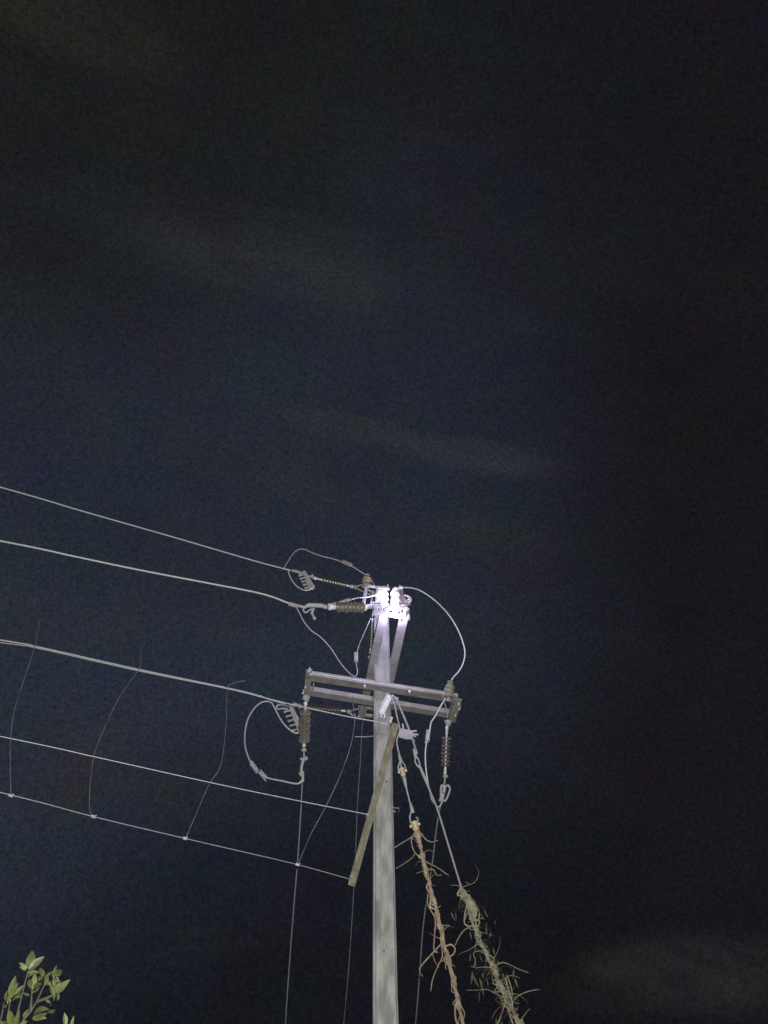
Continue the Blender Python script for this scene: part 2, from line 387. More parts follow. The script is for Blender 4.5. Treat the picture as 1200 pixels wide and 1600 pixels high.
# ------------------------------------------------------------------ strain insulators
SG = 'strain insulators at the line ends'
def clampbody(mb, e, t, wd, side, nt_=5, tl=.07):
    """bolted tension clamp: tapering boat with U-bolts sticking out to one side"""
    d = t - e; dd, u, q = frame(d, (0, 1, 0)); q = q * side
    mb.prism(e, t, [(-wd*.25, -.018), (wd*.25, -.018), (wd*.3, 0), (wd*.25, .018), (-wd*.25, .018)], (0, 1, 0),
             [(-wd*.5, -.018), (wd*.5, -.018), (wd*.55, 0), (wd*.5, .018), (-wd*.5, .018)])
    mb.ball(t, wd*.5, (1, .5, 1), 10, 6)
    for i in range(nt_):
        c = e + d * (.14 + .8*i/(nt_-1)); 
        mb.tube([c, c + q*tl - dd*.012], .0125, 8); mb.ball(c + q*tl*.92 - dd*.012, .019, (1, 1, 1), 8, 6)
def insulator(label, px0, px1, n_sheds, shed_r, span, mats, core_r=.013, fit=((0, .14), (.86, 1)), extra=None, clampf=None, Y=(8.5, 8.5), thin=False):
    a = at(*px0, Y[0]); b = at(*px1, Y[1]); d = b - a; L = d.length
    T = Thing('strain_insulator', label, 'insulator', a, SG)
    T.part('core_rod', MB().lathe(a, b, [(0, core_r), (1, core_r)], 10), mats[1])
    s = MB()
    for i in range(n_sheds):
        t = span[0] + (span[1]-span[0])*(i+.5)/n_sheds; th = (span[1]-span[0])/n_sheds
        r = shed_r*(1 if i % 2 == 0 or shed_r < .05 else .9)
        if thin: s.lathe(a, b, [(t - th*.14, core_r*1.05), (t - th*.05, r*.9), (t, r), (t + th*.04, r*.9), (t + th*.14, core_r*1.05)], 20); continue
        s.lathe(a, b, [(t - th*.45, core_r*1.1), (t - th*.22, core_r*1.6), (t - th*.10, r*.85), (t, r), (t + th*.07, r*.9), (t + th*.13, core_r*1.5), (t + th*.45, core_r*1.1)], 20)
    T.part('sheds', s, mats[0])
    for (t0, t1) in fit:
        m_ = MB(); tm = (t0+t1)/2; big = core_r*1.9; w0 = t1-t0
        m_.lathe(a, b, [(t0, core_r*1.3), (t0+w0*.15, big), (t0+w0*.4, big), (t0+w0*.5, core_r*1.5), (t1-w0*.1, core_r*1.6), (t1, core_r*1.2)] if t0 < .5 else
                 [(t0, core_r*1.2), (t0+w0*.1, core_r*1.6), (t0+w0*.55, core_r*1.5), (t0+w0*.65, big), (t1-w0*.12, big), (t1, core_r)], 14)
        T.part('end_fitting', m_, M['white'])
    if extra: 
        e0 = MB(); extra(e0)
        # separate what lies at the two ends of the string
        mid = (a + b)/2; d_ = (b - a)
        for sgn in (-1, 1):
            e = MB(); idx = {}
            for f in e0.f:
                c_ = sum((e0.v[i] for i in f), Vector((0, 0, 0)))/len(f)
                if ((c_ - mid).dot(d_) > 0) == (sgn > 0):
                    nf = []
                    for i in f:
                        if i not in idx: idx[i] = len(e.v); e.v.append(e0.v[i])
                        nf.append(idx[i])
                    e.f.append(nf)
            if e.f: T.part('shackle', e, M['galv'])
    if clampf:
        c = MB(); clampf(c); T.part('tension_clamp', c, M['galv'])
    return T
# top line
def ex(m):
    m.tube(P([(556, 917), (563, 914), (573, 915)], 8.40, 8.3), .010, 8); m.tube(P([(556, 918), (564, 923), (578, 929)], 8.40, 8.3), .011, 8)
    m.bolt(at(555, 917.5, 8.4), (0, 1, 0), .06, .016); m.ball(at(548, 916, 8.38), .032, (1, .8, .8), 10, 6)
    m.tube(P([(492, 904), (486, 901), (477, 899)], 8.2, 8.15), .013, 8); m.bolt(at(488, 901, 8.18), (0, 1, .3), .07, .017)
def cf(m):
    clampbody(m, at(475, 894, 8.12), at(487, 918, 8.12), .085, -1, 5, .085)
    m.tube(P([(457, 891.5), (464, 893), (472, 896)], 8.1), .022, 10); m.ball(at(475, 894, 8.12), .028)
insulator('slender brown strain insulator on the topmost line, left of the tan pin insulator', (552, 917), (490, 903), 9, .075, (.18, .80), (M['brown'], M['white']), .014,
          ((0, .10), (.93, 1)), ex, cf, (8.40, 8.2), True)
# second line
def ex(m):
    m.ball(at(585, 949, 7.35), .036, (1, .8, 1), 10, 6); m.tube(P([(582, 949), (592, 948)], 7.35), .02, 8); m.tube(P([(572, 949), (583, 949)], 7.33, 7.35), .018, 8)
def cf(m):
    m.tube(P([(507, 947), (500, 946), (482, 945.5), (476, 948)], 7.1, 7.05), [.022, .028, .028, .016], 10)
    m.tube(P([(490, 951), (487, 958), (491, 966)], 7.05), .014, 8); m.ball(at(491, 966, 7.05), .02)
    m.tube(smooth(P([(475, 948), (474, 954), (478, 957), (484, 953), (490, 951)], 7.05)), .010, 8)
    m.tube(P([(452, 943.5), (463, 946.5)], 7.02), .026, 10); m.tube(P([(463, 946), (478, 949)], 7.02, 7.05), .017, 8)
    m.ball(at(508, 948, 7.1), .03)
insulator('stout brown strain insulator on the second line, beside the glowing pole top', (572, 949), (512, 948), 7, .070, (.06, .78), (M['brown'], M['brown']), .022,
          ((0, .06), (.80, 1)), ex, cf, (7.33, 7.1))
# third line, beneath the left half of the lower crossarm
def ex(m):
    m.tube(P([(546, 1112), (553, 1108.5), (560, 1108)], 9.62, 9.7), .014, 8); m.tube(P([(546, 1113), (552, 1119), (556, 1122), (562, 1119)], 9.62, 9.7), .015, 8)
    m.ball(at(545, 1112, 9.6), .034); m.bolt(at(554, 1119, 9.6), (0, 1, 0), .06, .018)
    m.tube(P([(478, 1106), (470, 1104), (462, 1101), (452, 1103)], 9.4, 9.35), [.016, .022, .026, .02], 8); m.bolt(at(459, 1102, 9.35), (0, .3, 1), .1, .014); m.bolt(at(468, 1104, 9.35), (0, .3, 1), .09, .014)
def cf(m):
    clampbody(m, at(454, 1104, 9.33), at(470, 1140, 9.33), .09, -1, 5, .11)
    m.tube(smooth(P([(450, 1108), (441, 1107), (434, 1108), (432, 1104), (437, 1101), (446, 1102), (454, 1104)], 9.33)), .014, 8)
insulator('dusty strain insulator on the third line, under the lower crossarm', (540, 1111), (482, 1106), 10, .068, (.12, 1.0), (M['brown'], M['dull']), .010,
          ((0, .16), (.985, 1)), ex, cf, (9.6, 9.4), True)
# down-going line, left end of the lower crossarm
def ex(m):
    m.bolt(at(475, 1090, 8.05), (0, .3, 1), .05, .014); m.bolt(at(481, 1090, 8.05), (0, .3, 1), .05, .014); m.tube(P([(478, 1086), (478, 1096)], 8.05, 8.08), .014, 8)
    m.ball(at(475, 1172, 8.62), .036, (1, 1, .6)); m.tube(P([(475, 1166), (475, 1184)], 8.6, 8.68), .009, 8)
    m.ball(at(471, 1186, 8.68), .020); m.ball(at(478, 1185, 8.68), .026); m.tube(P([(471, 1186), (478, 1185)], 8.68), .012, 8)
def cf(m):
    m.tube(smooth(P([(475, 1186), (472, 1194), (471, 1204), (472, 1213)], 8.69, 8.8)), [.02, .052, .045, .016], 10)
    m.tube(smooth(P([(470, 1212), (468, 1209), (470, 1205)], 8.8)), .009, 6); m.tube(P([(473, 1205), (473, 1222)], 8.8, 8.85), .018, 8)
insulator('brown strain insulator hanging from the left end of the lower crossarm', (477.5, 1096), (475, 1166), 9, .072, (.20, .90), (M['brown'], M['tan']), .013,
          ((0, .17), (.91, 1)), ex, cf, (8.08, 8.6), True)
# down-going line, right end
def ex(m):
    m.tube(P([(700, 1125), (699, 1135)], 8.52, 8.55), .018, 8); m.bolt(at(697, 1128, 8.52), (0, .3, 1), .05, .014); m.bolt(at(703, 1129, 8.52), (0, .3, 1), .05, .014)
    m.ball(at(696, 1213, 9.05), .034, (1.1, 1, .6)); m.tube(P([(696, 1208), (694, 1228)], 9.02, 9.12), .010, 8)
def cf(m):
    m.tube(smooth(P([(695, 1230), (700, 1227), (703, 1233), (700, 1243), (696, 1251), (692, 1250)], 9.12)), .013, 8)
    m.tube(smooth(P([(694, 1229), (690, 1228), (689, 1236), (689, 1246), (687, 1252)], 9.12)), .016, 8)
    m.tube(P([(695, 1231), (690, 1252)], 9.12, 9.15), .020, 8); m.box(at(695, 1230, 9.12), at(693, 1240, 9.12), .09, .03)
insulator('strain insulator with thin separate discs hanging from the right end of the lower crossarm', (698.5, 1133), (695.3, 1210), 8, .060, (.22, .84), (M['brown'], M['white']), .011,
          ((0, .2), (.85, 1)), ex, cf, (8.55, 9.03), True)
# mid phase, beside the pole
def ex(m):
    m.tube(P([(584, 952), (582, 964)], 8.42, 8.45), .014, 8); m.ball(at(579.5, 1019, 8.72), .022, (1, 1, 1.6)); m.ball(at(577.5, 1027, 8.75), .026)
def cf(m): m.tube(P([(579, 1026), (577.5, 1036)], 8.74, 8.78), .022, 8)
insulator('narrow strain insulator hanging close along the left side of the pole', (582, 966), (579, 1022), 8, .058, (.10, .82), (M['brown'], M['galv']), .012,
          ((0, .08), (.84, 1)), ex, cf, (8.46, 8.73), True)

# ------------------------------------------------------------------ pin insulators
PG = 'pin insulators carrying the jumpers'
def pin(label, top, bot, Y0, Y1, r, m_, foot):
    a = at(*top, Y0); b = at(*bot, Y1)
    T = Thing('pin_insulator', label, 'insulator', b, PG)
    T.part('porcelain_body', MB().lathe(a, b, [(0, r*.35), (.04, r*.62), (.10, r*.66), (.15, r*.48), (.2, r*.62), (.34, r*.95), (.42, r), (.5, r*.72), (.58, r*.98), (.70, r*1.04), (.76, r*.78), (.84, r*.92), (.96, r*.94), (1, r*.5)], 22), m_)
    c = b + (b-a).normalized()*foot
    T.part('spindle', MB().tube([b, c], .017, 8).lathe(c, b, [(0, .03), (.25, .03), (.3, .02), (1, .02)], 6), M['galv'])
    return T
pin('tan pin insulator standing upright above the top bracket, left of the glow', (573.5, 898), (572.5, 915), 8.28, 8.30, .066, M['tan'], .03)
pin('grey green pin insulator on the right end of the lower crossarm', (704, 1064), (701, 1090), 8.40, 8.46, .066, M['grey'], .05)
pin('pin insulator coloured white for the arc glare, on the near end of the upper crossarm', (618, 919), (617, 948), 7.36, 7.38, .064, M['white'], .03)  # arc glare put into the body colour with the white material
# cracked porcelain / clamp lit violet to its right
T = Thing('flashed_insulator', 'broken insulator piece glowing violet just right of the white arc', 'insulator', at(631, 948, 7.42))
m_ = MB(); m_.tube(smooth(P([(628, 921), (629, 930), (633, 938), (638, 942)], 7.42)), [.016, .030, .045, .04, .035, .03], 10)
m_.box(at(626, 924, 7.44), at(630, 944, 7.44), .05, .05); m_.tube(smooth(P([(626, 945), (633, 946), (641, 944)], 7.42)), [.030, .026, .012], 8)
T.part('porcelain_body', m_, M['brown'])
m_ = MB(); m_.tube(smooth(P([(632, 930), (638, 932), (642, 936), (641, 940), (637, 941)], 7.41)), .014, 8); m_.ball(at(639, 937, 7.41), .022)
T.part('shackle', m_, M['galv'])

# ------------------------------------------------------------------ the electric arc
arc = Thing('electric_arc', 'blinding white violet electric arc flashing beside the pole top', 'electric arc', at(612, 936, 7.9))
def bolt_path(a, b, n_=7, j=.03):
    return [a.lerp(b, i/n_) + Vector((random.uniform(-j, j), random.uniform(-j, j), random.uniform(-j, j))) * (0 if i in (0, n_) else 1) for i in range(n_+1)]
for (p, q, r) in (((593, 926, 8.20), (606, 930, 8.12), .022), ((600, 924, 8.16), (598, 938, 8.16), .026), ((594, 934, 8.16), (606, 937, 8.1), .018), ((616, 923, 7.28), (617, 946, 7.26), .018), ((600, 940, 8.15), (603, 952, 8.25), .016), ((617, 946, 7.26), (618, 964, 7.26), .012)):  # last filament added to lead down to the lamp below the straps
    arc.part('arc_filament', MB().tube(bolt_path(at(*p), at(*q)), r, 7), M['arc'])
for (px, py, Y_, pw) in ((617, 968, 7.32, 24), (603, 946, 8.20, 8), (619, 934, 7.12, 7), (606, 930, 8.02, 6)):  # first lamp added below the straps to light the upper crossarm undersides
    al = lamp('arc_fill_light', 'POINT', (0, 0, 0), pw, (.68, .56, 1.0), shadow_soft_size=.04)
    al.parent = arc.o; al.location = at(px, py, Y_) - arc.b

# ------------------------------------------------------------------ wires
def wire(name, label, cat, pts, r, m_, group=None, k=8, extras=None):
    sp_ = smooth(pts, k)
    if extras:
        T = Thing(name, label, cat, pts[0], group); T.part('strand', MB().tube(sp_, r, 8), m_)
        for nm, mb, mm in extras: T.part(nm, mb, mm)
        return T
    return single(name, MB().tube(sp_, r, 8), m_, label, cat, pts[0], group)
def extend(pts, L, drop=0., left=True):
    a, b = (pts[0], pts[1]); d = (a - b).normalized(); return [a + d*L + Vector((0, 0, -drop)), a + d*L*.5 + Vector((0, 0, -drop*.3))] + pts
LG = 'power lines running off to the left'
wire('power_line', 'topmost aluminium power line running off to the upper left', 'power line', extend(P([(0, 761), (130, 799), (270, 839), (400, 877), (455, 891.5)], 6.6, 8.1), 7, .25), 0.0092, M['alu'], LG)
wire('power_line', 'second power line from the top, ending at the stout brown insulator', 'power line', extend(P([(0, 845), (110, 868), (215, 890), (330, 912), (410, 928), (454, 943.5)], 6.15, 7.02), 7, .25), 0.0100, M['alu'], LG)
wire('power_line', 'third power line, carrying the three loose hanging tie wires', 'power line', extend(P([(0, 1000), (55, 1010), (216, 1046), (355, 1075), (400, 1086), (446, 1101)], 8.0, 9.33), 7, .25), 0.0110, M['alu'], LG)
wire('earth_wire', 'thin wire running just under the third power line to the pole', 'wire', extend(P([(0, 1004), (55, 1012), (216, 1048), (355, 1076), (412, 1090), (470, 1104), (545, 1120), (585, 1127), (606, 1132)], 7.6, 8.32), 7, .2), .0062, M['alu'])
wire('guard_wire', 'upper of the two thin guard wires, tied to the middle of the tilted arm', 'wire', extend(P([(0, 1150.5), (150, 1183), (330, 1223), (450, 1248), (577, 1273)], 6.75, 8.24), 7, .2), .0044, M['alu'], 'guard wires tied to the tilted arm')
def guard2():
    pts = extend(P([(8, 1240), (146, 1276), (289, 1310), (380, 1331), (465, 1351), (548, 1374)], 6.85, 8.55), 5, .2)
    T = Thing('guard_wire', 'lowest thin guard wire with four small bright knots, tied to the arm tip', 'wire', pts[-1], 'guard wires tied to the tilted arm')
    T.part('strand', MB().tube(smooth(pts, 8), .0042, 8), M['gi'])
    for px, py in ((17, 1243), (146, 1276), (289, 1310), (465, 1351)):
        c = at(px, py, 6.86 + (px/548.)*1.67); k_ = MB()
        k_.tube([c - Vector((.018, 0, -.006)), c + Vector((.018, 0, -.006))], .014, 8); k_.tube([c, c + Vector((.03, -.01, .01))], .004, 5)
        T.part('knot', k_, M['white'])
guard2()
TG = 'tie wires hanging between the guard wires'
def Yw(px): return 7.9 + 1.35*px/446.
def tie_w(label, seq, Y0, Y1, r=.0052): wire('tie_wire', label, 'wire', P(seq, Y0, Y1), r, M['old'], TG)
tie_w('faint tie wire at the far left, standing up above the third line', [(62, 970), (58, 992), (54, 1012), (38, 1060), (23, 1108), (17, 1150), (16, 1200), (17, 1243)], 7.95, 6.9)
tie_w('faint curved tie wire with a straight tip, second from the left', [(220, 1011), (220, 1030), (219, 1042), (212, 1053), (185, 1092), (160, 1145), (147, 1180), (141, 1225), (140, 1262), (144, 1276)], 8.45, 7.3)
tie_w('kinked tie wire with a bent over tip, just left of the jumper loop', [(383, 1064), (368, 1066), (356, 1072), (354.5, 1080), (354, 1115), (350, 1165), (343, 1200), (326, 1227), (303, 1280), (290, 1310)], 8.9, 7.75, .0050)
tie_w('faint tie wire swinging from under the lower crossarm to the lowest guard wire', [(551, 1087), (552, 1105), (554, 1125), (548, 1165), (531, 1213), (508, 1262), (485, 1305), (466, 1350)], 8.45, 8.27, .0045)
DG = 'lines dropping away behind the pole'
def down(label, seq, Y0, Y1, r, m_='gi'):
    pts = P(seq, Y0, Y1); d = (pts[-1] - pts[-2]).normalized(); pts += [pts[-1] + d*2 + Vector((0, .2, .25)), pts[-1] + d*4 + Vector((-.1, 2.2, 1.4))]
    wire('power_line', label, 'power line', pts, r, M[m_], DG)
down('line dropping from the left end of the lower crossarm', [(472.5, 1216), (471, 1250), (468, 1300), (464.5, 1351), (458, 1430), (452, 1510), (446, 1600)], 8.85, 12.0, .0085)
down('faint line dropping just left of the pole behind the tilted arm', [(577.5, 1032), (573, 1075), (570, 1103), (566, 1135), (563, 1190), (559, 1250), (556, 1320), (551, 1420), (545, 1510), (537, 1600)], 8.78, 12.0, .0064, 'old')
down('line dropping from the right end of the lower crossarm between the two vines', [(690, 1252), (685, 1275), (680, 1310), (676, 1345), (669, 1390), (661, 1450), (655, 1530), (649, 1602)], 9.15, 12.2, .0082)

def sleeve(a, b, Y, r=.022, prong=True):
    m = MB(); A, B = at(*a, Y), at(*b, Y); d, u, q = frame(B-A, (0, 1, 0)); m.box(A, B, r*2.1, r*1.5, (0, 1, 0), .3)
    if prong:
        m.tube([A + q*r*.7 - d*.03, B + q*r*.7 + d*.01], r*.38, 7); m.tube([A - q*r*.7 - d*.0, B - q*r*.7 + d*.035], r*.38, 7)
    return m
JG = 'jumper wires'
wire('jumper_wire', 'humped jumper wire arching over the topmost insulator to the tan pin insulator', 'wire',
     P([(444, 887), (450, 877), (459, 864), (467, 858.5), (476, 858.5), (486, 863), (503, 869), (520, 873), (537, 879), (549, 884), (560, 891), (571, 898), (579, 904), (586, 917)], 8.05, 8.3), .0085, M['gi'], JG,
     extras=[('connector', sleeve((537, 878), (549, 883), 8.22, .024), M['galv'])])
wire('jumper_wire', 'small tail loop under the topmost line beside the toothed clamp', 'wire', P([(450, 889), (452, 898), (457, 908), (465, 917), (475, 922), (483, 921.5), (487, 918)], 8.1), .009, M['alu'], JG)
wire('jumper_wire', 'jumper wire sagging from the second line down to the left of the pole', 'wire',
     P([(462, 946), (468, 958), (476, 973), (487, 986), (500, 995), (516, 1012), (532, 1036), (546, 1052), (555, 1057), (558.5, 1050), (557, 1040), (556, 1030), (557.5, 1020), (563, 1003), (571, 985), (579, 966)], 7.03, 8.4), .0062, M['gi'], JG,
     extras=[('connector', sleeve((556.3, 1020), (556.5, 1034), 8.2, .024, False), M['galv'])])
wire('jumper_wire', 'thin slanting tail wire above the stout brown insulator', 'wire', P([(515, 944), (528, 941), (545, 937.5), (560, 934), (574, 933), (590, 929)], 7.2, 8.2), .0080, M['alu'], JG,
     extras=[('connector', sleeve((533, 941), (546, 937), 7.5, .018), M['galv'])])
wire('jumper_wire', 'large round jumper loop hanging left of the lower crossarm', 'wire',
     P([(420, 1096), (410, 1097), (399, 1105), (388, 1122), (383, 1143), (383, 1165), (388, 1183), (396, 1198), (408, 1210), (420, 1216), (440, 1220), (458, 1224), (467, 1224), (471.5, 1219)], 9.25, 8.85), .0100, M['alu'], JG,
     extras=[('connector', sleeve((393, 1193), (401, 1204), 9.1, .026), M['galv']), ('connector', sleeve((407, 1207), (415, 1216), 9.05, .026), M['galv'])])
wire('jumper_wire', 'short sagging tail loop under the third line beside its toothed clamp', 'wire', P([(416, 1095), (424, 1098), (429, 1106), (435, 1118), (444, 1132), (455, 1142), (463, 1145.5), (469, 1143)], 9.25, 9.33), .0105, M['alu'], JG)
wire('jumper_wire', 'wide arching jumper wire from the bright pole top to the right crossarm end', 'wire',
     P([(623, 918.5), (630, 918), (642, 918.5), (655, 922), (670, 931), (686, 944), (703, 963), (717, 987), (724.5, 1008), (726.5, 1022), (723, 1038), (716, 1050), (708.5, 1058), (705, 1064)], 7.4, 8.40), .0090, M['alu'], JG,
     extras=[('end_lug', MB().tube(P([(622, 919), (629, 918)], 7.38), .020, 8).tube(P([(625, 915), (625, 919)], 7.38), .009, 6), M['white'])])
wire('jumper_wire', 'jumper wire curving under the right crossarm end to the hanging clamp', 'wire',
     P([(697, 1090), (688, 1104), (680, 1119), (674, 1128), (671.5, 1140), (669, 1152), (665.5, 1166), (664.5, 1185), (666, 1205), (669.5, 1228), (674, 1247), (680, 1257.5), (685, 1261), (689, 1257), (692, 1249)], 8.5, 9.15), .0092, M['alu'], JG,
     extras=[('connector', sleeve((669.5, 1141), (667.5, 1158), 8.75, .026), M['galv'])])
wire('jumper_wire', 'short thin wire beside the grey green pin insulator on the right', 'wire', P([(706, 1062), (698, 1071), (694, 1080), (692, 1090), (697, 1106), (699, 1122)], 8.38, 8.5), .0050, M['gi'], JG)

# ------------------------------------------------------------------ guy wires
def Yg(py, k=1.5): return 8.28 + (py - 1090)/500.*k
def G(seq, k=1.5): return [at(x, y, Yg(y, k)) for x, y in seq]
GG = 'guy wires holding the pole'
def toground(pts):
    d = (pts[-1] - pts[-2]); d = d * (-(pts[-1].z + .1) / d.z); return pts + [pts[-1] + d*.5, pts[-1] + d]
def guyins(c, ax, r=.036):
    m = MB(); ax = ax.normalized(); a = c - ax*.055; b = c + ax*.055
    m.lathe(a, b, [(0, r*.5), (.08, r*.85), (.3, r*.95), (.42, r*.62), (.58, r*.62), (.7, r*.95), (.92, r*.85), (1, r*.5)], 16)
    dd, u, q = frame(ax, (0, 1, 0))
    for s_ in (-1, 1): m.ball(c + q*s_*r*1.15 - ax*.004, r*.52, (1, 1, .9), 10, 8)
    return m
g1s = [(612, 1088), (617, 1103), (622, 1122), (624.5, 1140), (622, 1150)]
T = Thing('guy_wire', 'left guy wire with two cream insulators, overgrown by the brown vine lower down', 'guy wire', G([(620, 1100)])[0], GG)
T.part('strand', MB().tube(smooth(G([(611, 1086), (616, 1100), (620.5, 1120), (624.5, 1140), (620, 1158), (624, 1180), (627, 1198)])), .010, 8), M['gi'])
T.part('strand', MB().tube(smooth(G([(630.5, 1213), (635, 1232), (640, 1252), (644, 1268)])), .0095, 8), M['gi'])
T.part('strand', MB().tube(smooth(toground(G([(650, 1294), (660, 1340), (676, 1400), (690, 1465), (706, 1530), (722, 1600)]))), .009, 8), M['gi'])
def grip(a, b, r0, r1): return MB().tube(G([a, ((a[0]+b[0])/2, (a[1]+b[1])/2), b]), [r0, (r0+r1)*.55, r1], 10)
T.part('wire_grip', grip((623.5, 1178), (626.5, 1191), .012, .024), M['galv'])
T.part('wire_grip', grip((631, 1214), (635, 1232), .026, .012), M['galv'])
T.part('wire_grip', grip((641, 1254), (645, 1270), .012, .027), M['galv'])
loop = MB().tube(smooth(G([(625, 1190), (622.5, 1197), (623, 1204), (625.5, 1208)])), .009, 8).tube(smooth(G([(627, 1190), (631, 1193), (634, 1200), (634, 1206)])), .008, 8)
T.part('wire_loop', loop, M['gi']); loop = MB()
loop.tube(smooth(G([(642.5, 1268), (640.5, 1276), (641.5, 1284), (644, 1288)])), .010, 8).tube(smooth(G([(649.5, 1277), (652.5, 1279), (653, 1284)])), .010, 8)
T.part('wire_loop', loop, M['gi'])
c = at(629, 1206, Yg(1206)); T.part('guy_insulator', guyins(c, at(631, 1215, Yg(1215)) - at(627, 1198, Yg(1198)), .036), M['cream'])
c = at(648.5, 1290, Yg(1290)); T.part('guy_insulator', guyins(c, at(652, 1300, Yg(1300)) - at(647, 1280, Yg(1280)), .042), M['cream'])

K2 = 1.3
T = Thing('guy_wire', 'right guy wire with a thimble, running down to the tangled grey green vine', 'guy wire', G([(626, 1108)], K2)[0], GG)
T.part('strand', MB().tube(smooth(G([(616, 1088), (626, 1108), (640, 1142), (648, 1166), (652, 1178)], K2)), .0135, 8), M['gi'])
T.part('strand', MB().tube(smooth(toground(G([(655, 1195), (665, 1220), (677, 1248), (686, 1272), (703, 1328), (720, 1384), (745, 1460), (778, 1530), (812, 1600)], K2))), [.0115, .0115], 8), M['gi'])
T.part('thimble', MB().tube(smooth(G([(648, 1172), (650, 1182), (648.5, 1188), (651, 1195), (656, 1199), (655, 1190), (651, 1182), (648, 1176)], K2)), .010, 8).tube(G([(646, 1170), (650, 1184)], K2), [.013, .024], 10), M['galv'])
T.part('wire_grip', MB().tube(G([(656, 1198), (664, 1216), (672, 1236)], K2), [.017, .018, .011], 10), M['galv'])
# guy clamp block : a slab with rod ends sticking out
T = Thing('guy_clamp', 'grey slab clamp with protruding rod ends on the guy wires beside the pole', 'clamp', at(636, 1147, 8.38))
s = MB(); Yc = 8.36; cx0 = at(636, 1147, Yc)
ring = [(626, 1138), (642, 1141), (646, 1143), (643, 1155), (634, 1155), (624, 1152), (623, 1148)]
fr_ = [at(x, y, Yc) for x, y in ring]; bk = [p + Vector((0, .045, .02)) for p in fr_]; k = len(ring)
s.add(fr_ + bk, [list(range(k)), list(range(k, 2*k))[::-1]] + [[i, i+k, (i+1) % k + k, (i+1) % k] for i in range(k)])
T.part('slab', s, M['galv'])
s = MB()
for a, b in (((640, 1143), (651, 1142)), ((642, 1147), (654, 1148)), ((640, 1151), (648, 1159)), ((643, 1149), (650, 1151)), ((631, 1141), (629, 1131))):
    T.part('rod_end', MB().tube(P([a, b], Yc+.01, Yc), .011, 8), M['galv'])

# ------------------------------------------------------------------ vines on the guy wires
def tw(pts, turns, r, amp, ph, jr=.25):
    """a strand that wanders round the wire: irregular, never a clean helix"""
    sp_ = smooth(pts, 22); out = []; rad = []; n_ = len(sp_); rs = random.Random(int(ph*1000) + int(r*1e5))
    ctrl = [(rs.gauss(0, 1), rs.gauss(0, 1)) for _ in range(int(turns*3) + 4)]
    rj = [rs.uniform(.55, 1.35) for _ in range(60)]; a_ = ph
    for i, p in enumerate(sp_):
        d = sp_[min(i+1, n_-1)] - sp_[max(0, i-1)]; d, u, q = frame(d, (0, 1, 0)); t = i/n_*(len(ctrl)-1); k = int(t); f = t-k; f = f*f*(3-2*f)
        x, y = [ctrl[k][j]*(1-f) + ctrl[min(k+1, len(ctrl)-1)][j]*f for j in (0, 1)]
        tt = i/n_*58; k = int(tt); rr = rj[k]*(1-(tt-k)) + rj[k+1]*(tt-k)
        e = 1 if 3 < i < n_-4 else .4
        out.append(p + (u*x + q*y)*amp*e*.8 + u*rs.uniform(-.0012, .0012)); rad.append(r*rr*(1 - .25*i/n_))
    return out, rad
def wisps(T, path, m_, n_, seed, L0=.08, L1=.30):
    """short dry twiglets sticking out of the stem"""
    rs = random.Random(seed)
    for i in range(n_):
        t = rs.random()*(len(path)-3); k = int(t); p = path[k].lerp(path[k+1], t-k); d = Vector((rs.uniform(-1, 1), rs.uniform(-1, .2), rs.uniform(-1, .5))).normalized()
        L = rs.uniform(L0, L1)*rs.random()**.5; pts = [p]; 
        for j in range(5): d = (d + Vector((rs.gauss(0, .4), rs.gauss(0, .4), rs.gauss(-.08, .4)))).normalized(); pts.append(pts[-1] + d*L/5)
        sp_ = smooth(pts, 3); T.part('tendril', MB().tube(sp_, [.0042*(1-.8*j/(len(sp_)-1)) for j in range(len(sp_))], 5), m_)
path1 = G([(651, 1298), (656, 1318), (661, 1340), (664, 1356), (669, 1374), (675, 1398), (682, 1422), (688, 1445), (693, 1470), (700, 1497), (707, 1522), (713, 1548), (719, 1580), (725, 1612), (734, 1660)])
VG = 'vines climbing the guy wires'
T = Thing('climbing_vine', 'bare brown twisted vine on the left guy wire below the cream insulators', 'vine', Vector((path1[-1].x, path1[-1].y, 0)), VG)
st = MB()
for (tn, r, am_, ph) in ((7, .021, .009, .3), (9, .014, .017, 2.1), (11, .009, .030, 4.2), (14, .006, .034, 5.2)):
    o_, rr = tw(path1, tn, r, am_, ph); st.tube(o_, rr, 7)
st.tube(G([(650, 1292), (653, 1306), (656, 1318)]), [.036, .030, .020], 9)
low = path1[-1]; st.tube(smooth([low, low + Vector((.3, .5, -1)), Vector((low.x+.7, low.y+1.2, -.1))]), .03, 8)
main = T.part('stem', st, M['vine'])
def tend(T, seqs, kk, m_, name='tendril'):
    for seq, r0, r1, dy in seqs:
        pts = [at(x, y, Yg(y, kk) + dy*(i/(len(seq)-1))) for i, (x, y) in enumerate(seq)]
        sp_ = smooth(pts, 5); T.part(name, MB().tube(sp_, [r0 + (r1-r0)*i/(len(sp_)-1) for i in range(len(sp_))], 6), m_)
